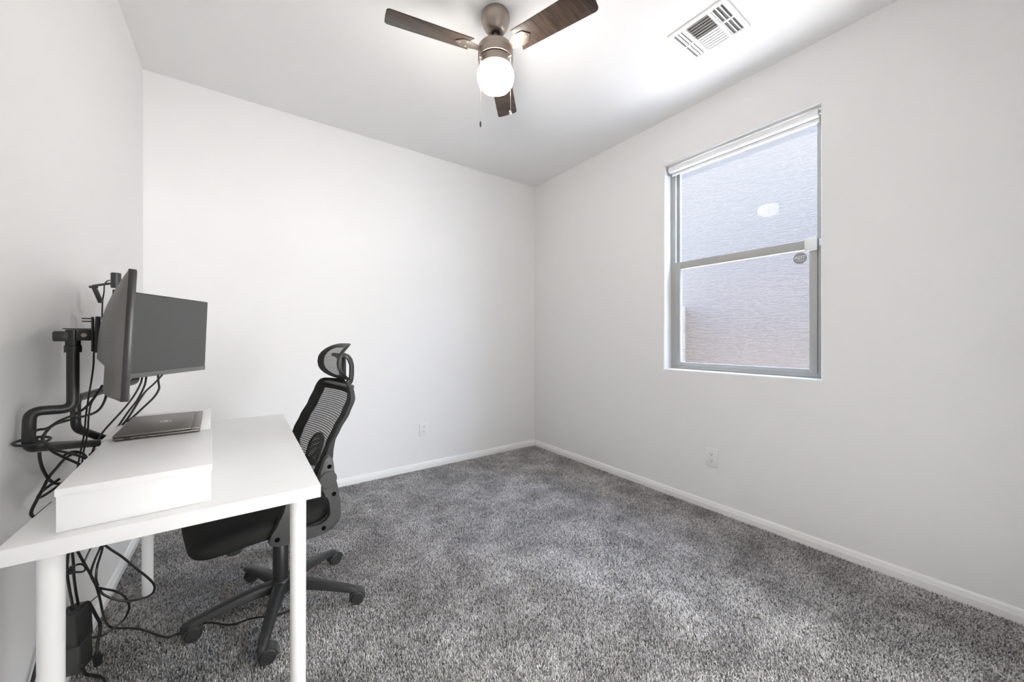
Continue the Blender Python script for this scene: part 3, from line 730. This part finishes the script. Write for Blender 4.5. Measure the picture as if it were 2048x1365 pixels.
cable('black cord with a plug end lying on the carpet by the adapters', [wx(159,1222,.07), wx(165,1211,.08), wx(176,1205,.09), wx(183,1215,.095), wx(192,1232,.098), wx(200,1248,.10), wx(199,1268,.10), wx(195,1288,.098), wx(194,1308,.10)], .0042)
cable('thin black lead from the bundle to the upper adapter', [wx(200,1191,.075), wx(190,1197,.07), wx(180,1205,.065), wx(172,1207,.06)], .002)
cable('black cord trailing out of the lower adapter along the carpet', [wx(163,1333,.075)]+[on(2, .008, u, v) for u, v in ((172,1349),(188,1352),(204,1355),(212,1364),(214,1378))], .0045)
cable('black cord hanging outside the near left desk leg', [wx(90,1285,.02), wx(80,1310,.018), wx(70,1345,.016), wx(62,1375,.016), wx(55,1400,.016)], .0045)
t = thing('cable_strap', 'knotted black strap with loop around hanging cables under the desk', 'cable tie', wx(141,1140,.06))
MB().tube([wx(140,1136,.068), wx(148,1142,.07), wx(141,1148,.068), wx(135,1142,.066), wx(143,1134,.068), wx(150,1132,.07), wx(158,1129,.075), wx(166,1130,.08), wx(171,1136,.082), wx(168,1143,.08), wx(158,1145,.075), wx(146,1144,.07), wx(138,1139,.066), wx(145,1147,.068)], .0030, 8).build('strap', M_['cable'], t, world=True)
t = thing('plug', 'black plug end lying on the carpet right of the adapters', 'plug', wx(195,1325,.10))
a = wx(194,1306,.10); b = on(2, .016, 196, 1329)
MB().tube([a, a.lerp(b, .5)+Vector((0,0,.002)), b], [.007, .012, .011], 12, flat=.7).build('plug_body', M_['rubber'], t, world=True)

def adapter(label, u0, v0, u1, v1, x, tilt, turn):
    a = wx(u0, v0, x); b = wx(u1, v1, x); c = (a+b)/2; h = abs(a.z-b.z)
    t = thing('power_adapter', label, 'power adapter', c, 0, 'power adapters')
    M = Matrix.Translation(c) @ Matrix.Rotation(math.radians(turn), 4, 'Z') @ Matrix.Rotation(math.radians(tilt), 4, 'X')
    MB().box((0,0,0), (.042, .062, h), .003, M).build('adapter_body', M_['plasticgrey'], t, world=True)
    MB().box((.0215, 0, 0), (.001, .050, h*.86), .0004, M).build('rating_label', M_['plastic'], t, world=True)
    MB().cyl(M @ Vector((-.005, -.012, h/2-.001)), M @ Vector((-.005, -.012, h/2+.016)), .008, .005, seg=12).build('strain_relief', M_['rubber'], t, world=True)
adapter('upper black power adapter stacked behind the near desk leg', 146, 1226, 158, 1276, .052, 4, -24)
adapter('lower black power adapter standing on the carpet by the wall', 152, 1287, 158, 1332, .055, 3, -14)

# ------------------------------------------------------------------ office chair
def chair():
    th = math.radians(189.5)
    t = thing('office_chair', 'black mesh office chair with headrest pushed in at the desk', 'office chair', (.612, -1.235, 0), th)
    # five star base; angles measured in the room
    for k in range(5):
        a = math.radians(39.5+72*k)-th; u = Vector((math.cos(a), math.sin(a), 0)); s = Vector((-u.y, u.x, 0))
        secs = [(.020, .092, .031, .022), (.07, .098, .027, .021), (.14, .091, .024, .019), (.22, .078, .021, .016), (.285, .066, .019, .014), (.312, .060, .017, .011), (.320, .057, .008, .006)]
        vs = []; fs = []; n = 14
        for r, z, w, hh in secs:
            for q in range(n):
                b = 2*PI*q/n; cb, sb = math.cos(b), math.sin(b)
                e = .62; x = math.copysign(abs(cb)**e, cb)*w; y = math.copysign(abs(sb)**e, sb)*hh
                vs.append(u*r+s*x*(1 if y < 0 else .82)+Vector((0,0,z+y)))
        for i in range(len(secs)-1):
            for q in range(n): fs.append((i*n+q, i*n+(q+1) % n, (i+1)*n+(q+1) % n, (i+1)*n+q))
        fs += [tuple(range(n)), tuple((len(secs)-1)*n+q for q in range(n))]
        MB().add(vs, fs).build('base_leg', M_['plastic'], t, ang=50)
        # twin wheel caster, swivelled
        sw = math.radians([200, 172, 190, 176, 168][k])-th; f = Vector((math.cos(sw), math.sin(sw), 0)); ax = Vector((-f.y, f.x, 0))
        c = u*.300; wc = c-f*.017+Vector((0,0,.028))
        ca_ = MB().cyl(c+Vector((0,0,.038)), c+Vector((0,0,.058)), .008, seg=12)
        R = Matrix(((f.x, ax.x, 0, wc.x), (f.y, ax.y, 0, wc.y), (0, 0, 1, wc.z), (0, 0, 0, 1)))
        hood = [(.0320*math.cos(b), .0320*math.sin(b)) for b in [math.radians(-10+q*10) for q in range(20)]]+[(.0285*math.cos(b), .0285*math.sin(b)) for b in [math.radians(180-q*10) for q in range(20)]]
        ca_.prism(hood, lambda x, y, h: R @ Vector((x, h, y)), -.0205, .0205, .001)
        ca_.box2((-.018, -.0035, -.012), (.018, .0035, .022), .001, R)
        cs = ca_.build('caster', M_['plasticgrey'], t)
        for sg in (-1, 1):
            W_ = Matrix.Translation(wc+ax*sg*.0045) @ (ax*sg).to_track_quat('Z', 'Y').to_matrix().to_4x4()
            MB().lathe([(0, 0), (.025, 0), (.0275, .002), (.028, .009), (.0265, .015), (.0215, .018), (.0205, .0172), (.009, .018), (0, .018)], W_, 28).build('wheel', M_['rubber'], cs)
    MB().lathe([(0, .062), (.034, .062), (.040, .070), (.040, .100), (.036, .114), (.030, .120), (0, .120)], seg=32).build('base_hub', M_['plastic'], t)
    MB().lathe([(0, .115), (.0285, .115), (.0285, .285), (.026, .290), (.026, .293), (.020, .295), (.0195, .372), (0, .372)], seg=28).build('gas_lift', M_['blackmetal'], t)
    mech = MB().box2((-.09, -.055, .350), (.12, .055, .384), .008).build('tilt_mechanism', M_['plastic'], t)
    kn = MB().lathe([(0, 0), (.024, 0), (.026, .004), (.0245, .036), (.012, .040), (.012, .07), (0, .07)], Matrix.Translation((.165, .03, .305)), 20)
    for q in range(12):
        b = q*PI/6; kn.box2((.023, -.002, .004), (.0275, .002, .034), .0008, Matrix.Translation((.165, .03, .305)) @ Matrix.Rotation(b, 4, 'Z'), 1)
    kn.build('tension_knob', M_['plasticgrey'], mech)
    # seat cushion
    def seat(u, v):
        lon = u*2*PI; lat = (v-.5)*PI
        e1, e2 = .42, .74
        sp = lambda w, e: math.copysign(abs(w)**e, w)
        cl = sp(math.cos(lat), e2); x = cl*sp(math.cos(lon), e1); y = cl*sp(math.sin(lon), e1); z = sp(math.sin(lat), e2)
        X = .066+x*.244; Y = y*.245*(1-.10*max(0, -x)); Z = .428+z*.049
        if x > .25: Z -= ((x-.25)/.75)**2*.026
        Z += .012*(abs(y)**2)*(1 if z > 0 else .2)
        if z > 0: Z -= .012*(1-min(1, (x*x+y*y)))
        return (X, Y, Z)
    vs = []; nu, nv = 72, 28
    mb = MB(); mb.grid(seat, nu, nv)
    so = mb.build('seat', M_['fabric'], t, ang=80)
    MB().box2((-.12, -.17, .380), (.20, .17, .392), .006).build('seat_pan', M_['rubber'], t)
    # back profile curves: x as a function of height
    def interp(tab, z):
        tab = sorted(tab)
        if z <= tab[0][0]: return tab[0][1]
        for (a, b), (c, d) in zip(tab, tab[1:]):
            if z <= c:
                k = (z-a)/(c-a); k = k*k*(3-2*k)*.35+k*.65; return b+(d-b)*k
        return tab[-1][1]
    front = [(.50, -.050), (.58, -.068), (.64, -.088), (.70, -.110), (.76, -.139), (.82, -.174), (.88, -.200), (.945, -.212)]
    outer = [(.50, -.140), (.56, -.134), (.62, -.131), (.68, -.134), (.72, -.141), (.76, -.162), (.82, -.199), (.88, -.225), (.945, -.233)]
    zb, zt, hw = .545, .945, .228
    def outl(z):                                    # half width of the back at a height: rounded shoulders, drawn in below
        k = (z-zb)/(zt-zb); w = hw
        if k > .76: w = hw-.115*(1-math.sqrt(max(0, 1-((k-.76)/.24)**2)))
        if k < .30: w = hw-.055*((.30-k)/.30)**1.6
        return w
    def surf(y, z, off=0):
        w = outl(z); s = y/w if w else 0
        return Vector((interp(front, z)-.034*(1-s*s)+off, y, z))
    bw = .072
    def band(side):
        def fn(u, v):
            z = zb+(zt-zb)*v; w = outl(z); return surf(side*(w-bw*(1-u)), z)
        return fn
    fb = MB()
    for sd_ in (-1, 1): fb.grid(band(sd_), 6, 44, thick=(-.006, 0, 0))
    fb.grid(lambda u, v: surf((outl(zt-.050*(1-v))-.004)*(2*u-1), zt-.050*(1-v)), 30, 6, thick=(-.006, 0, 0))
    fb.grid(lambda u, v: surf((outl(zb+.03*v)-.004)*(2*u-1), zb+.03*v), 30, 5, thick=(-.006, 0, 0))
    bk = fb.build('back_border', M_['fabric'], t, ang=60)
    MB().grid(lambda u, v: surf((outl(zb+.02+(zt-zb-.064)*v)-bw+.004)*(2*u-1), zb+.02+(zt-zb-.064)*v, -.002), 30, 44).build('back_mesh', M_['mesh'], t, ang=60, label='see-through black mesh')
    # side rails of the frame, flat ribbons between the two curves, and the top and lower cross rails
    fr = MB()
    for sd_ in (-1, 1):
        def rail(u, v):
            z = .535+(zt-.005-.535)*v; w = outl(max(z, zb)); x0 = interp(front, z)-.004; x1 = interp(outer, z)
            return Vector((x0+(x1-x0)*u, sd_*(w+.004-.006*u), z))
        fr.grid(rail, 4, 40, thick=(0, -sd_*.018, 0))
    pts = [Vector((interp(outer, zt-.012)+.002, y, zt-.020)) for y in np.linspace(-outl(zt-.020)+.006, outl(zt-.020)-.006, 15)]
    fr.tube(pts, .009, 10, sub=2)
    fr.tube([Vector((-.128-.02*(1-(y/hw)**2), y, .565)) for y in np.linspace(-outl(.565)+.01, outl(.565)-.01, 11)], .013, 10, sub=2)
    fr.build('back_frame', M_['plasticgrey'], t, ang=45)
    # lumbar pad
    def lum(u, v):
        a = (u-.5)*2; b = (v-.5)*2
        r = 1/max(1e-6, (abs(a)**2.4+abs(b)**2.4)**(1/2.4)) if (a or b) else 1
        sc = max(abs(a), abs(b)); y = a*r*sc*.072; z = .640+b*r*sc*.062
        return surf(y, z, -.018-.012*(1-sc**2)+.004)
    MB().grid(lum, 28, 28, thick=(-.004, 0, 0)).build('lumbar_support', M_['dots'], t, ang=60)
    MB().tube([lum(*p) for p in [(k/16, 0) for k in range(16)]+[(1, k/16) for k in range(16)]+[(1-k/16, 1) for k in range(16)]+[(0, 1-k/16) for k in range(16)]], .006, 8, closed=True, sub=1).build('lumbar_rim', M_['rubber'], t)
    # headrest: forward bulging pad in a rim, on two uprights
    def hd(y, v):                                   # v -1..1 up
        return Vector((-.252+.058*(.80*(1-abs(v)**2.6)+.10*(1+math.cos(PI*v)))-.019*(1-(abs(y)/.126)**2), y, 1.026+.086*v))
    def hw_(v): return .128*(max(0, 1-abs(v)**3.4))**(1/3.4)
    ring = []
    for k in range(56):
        a = 2*PI*k/56; cb, sb = math.cos(a), math.sin(a)
        y = math.copysign(abs(cb)**(2/3.4), cb)*.126; v = math.copysign(abs(sb)**(2/3.4), sb)
        ring.append((y, v))
    hr = MB(); n = len(ring); vs = []; fs = []
    for sc, off in ((1.0, .006), (.97, .011), (.90, .011), (.78, .002), (.78, -.005), (.90, -.008), (1.0, -.006)):
        for y, v in ring: vs.append(hd(y*sc, v*sc)+Vector((off, 0, 0)))
    for i in range(7):
        j = (i+1) % 7
        for k in range(n): fs.append((i*n+k, i*n+(k+1) % n, j*n+(k+1) % n, j*n+k))
    h_ = hr.add(vs, fs).build('headrest', M_['plastic'], t, ang=50)
    MB().grid(lambda u, v: hd((2*u-1)*.81*hw_((2*v-1)*.81), (2*v-1)*.81), 20, 20).build('headrest_mesh', M_['finemesh'], h_, ang=60, label='fine see-through mesh')
    hp = MB()
    hp.prism(smooth2([(-0.246, .915), (-0.276, .930), (-0.282, .985), (-0.278, 1.030), (-0.260, 1.060), (-0.236, 1.066), (-0.236, 1.050), (-0.252, 1.046), (-0.264, 1.024), (-0.266, .985), (-0.262, .945), (-0.244, .935)]), lambda x, z, y: (x, y, z), .052, .070, .003)
    hp.prism(smooth2([(-0.246, .915), (-0.276, .930), (-0.282, .985), (-0.278, 1.030), (-0.260, 1.060), (-0.236, 1.066), (-0.236, 1.050), (-0.252, 1.046), (-0.264, 1.024), (-0.266, .985), (-0.262, .945), (-0.244, .935)]), lambda x, z, y: (x, y, z), -.070, -.052, .003)
    hp.cyl((-0.238, -.07, 1.057), (-0.238, .07, 1.057), .008, seg=14)
    hp.box2((-.262, -.070, .905), (-.240, .070, .926), .005)
    hp.box2((-.268, -.014, .94), (-.254, .014, 1.066), .003)
    hp.build('headrest_bracket', M_['plasticgrey'], h_, ang=55)
    MB().cyl((-0.238, .069, 1.057), (-0.238, .074, 1.057), .006, seg=12).build('pivot_pin', M_['rubber'], h_)
    # side brackets carrying back and armrest on the seat
    shape = [(-.076, .630), (-.086, .658), (-.098, .674), (-.111, .668), (-.119, .64), (-.123, .60), (-.140, .52), (-.146, .46), (-.146, .425), (-.134, .398), (-.100, .380), (-.05, .374), (.02, .380), (.072, .386), (.094, .396), (.100, .412), (.088, .440), (.050, .500), (.046, .585), (.016, .585), (.020, .490), (.012, .436), (-.03, .420), (-.075, .416), (-.098, .424), (-.106, .450), (-.102, .49), (-.092, .52), (-.070, .55), (-.066, .60)]
    for sg, nm in ((1, 'l'), (-1, 'r')):
        y0, y1 = sg*.246, sg*.270
        br = MB().prism(smooth2(shape), lambda x, z, y: (x, y, z), min(y0, y1), max(y0, y1), .005, 3).build('side_bracket', M_['plasticgrey'], t, ang=40)
        MB().cyl((-.097, y1-sg*.004, .583), (-.097, y1+sg*.006, .583), .033, seg=36, bev=.002).build('hinge_disc', M_['plasticgrey'], br)
        for x, z in ((.075, .412), (-.082, .398), (-.120, .520), (-.103, .632)):
            MB().lathe([(.0085, 0), (.0085, .0012), (.006, .0012), (.006, .0004), (0, .0004)], Matrix.Translation((x, y1, z)) @ Matrix.Rotation(-sg*PI/2, 4, 'X'), 16).build('bolt', M_['hole'], br)
        MB().box2((-.01, sg*.235, .578), (.17, sg*.290, .604), .010).build('armrest_pad', M_['plastic'], br)
chair()
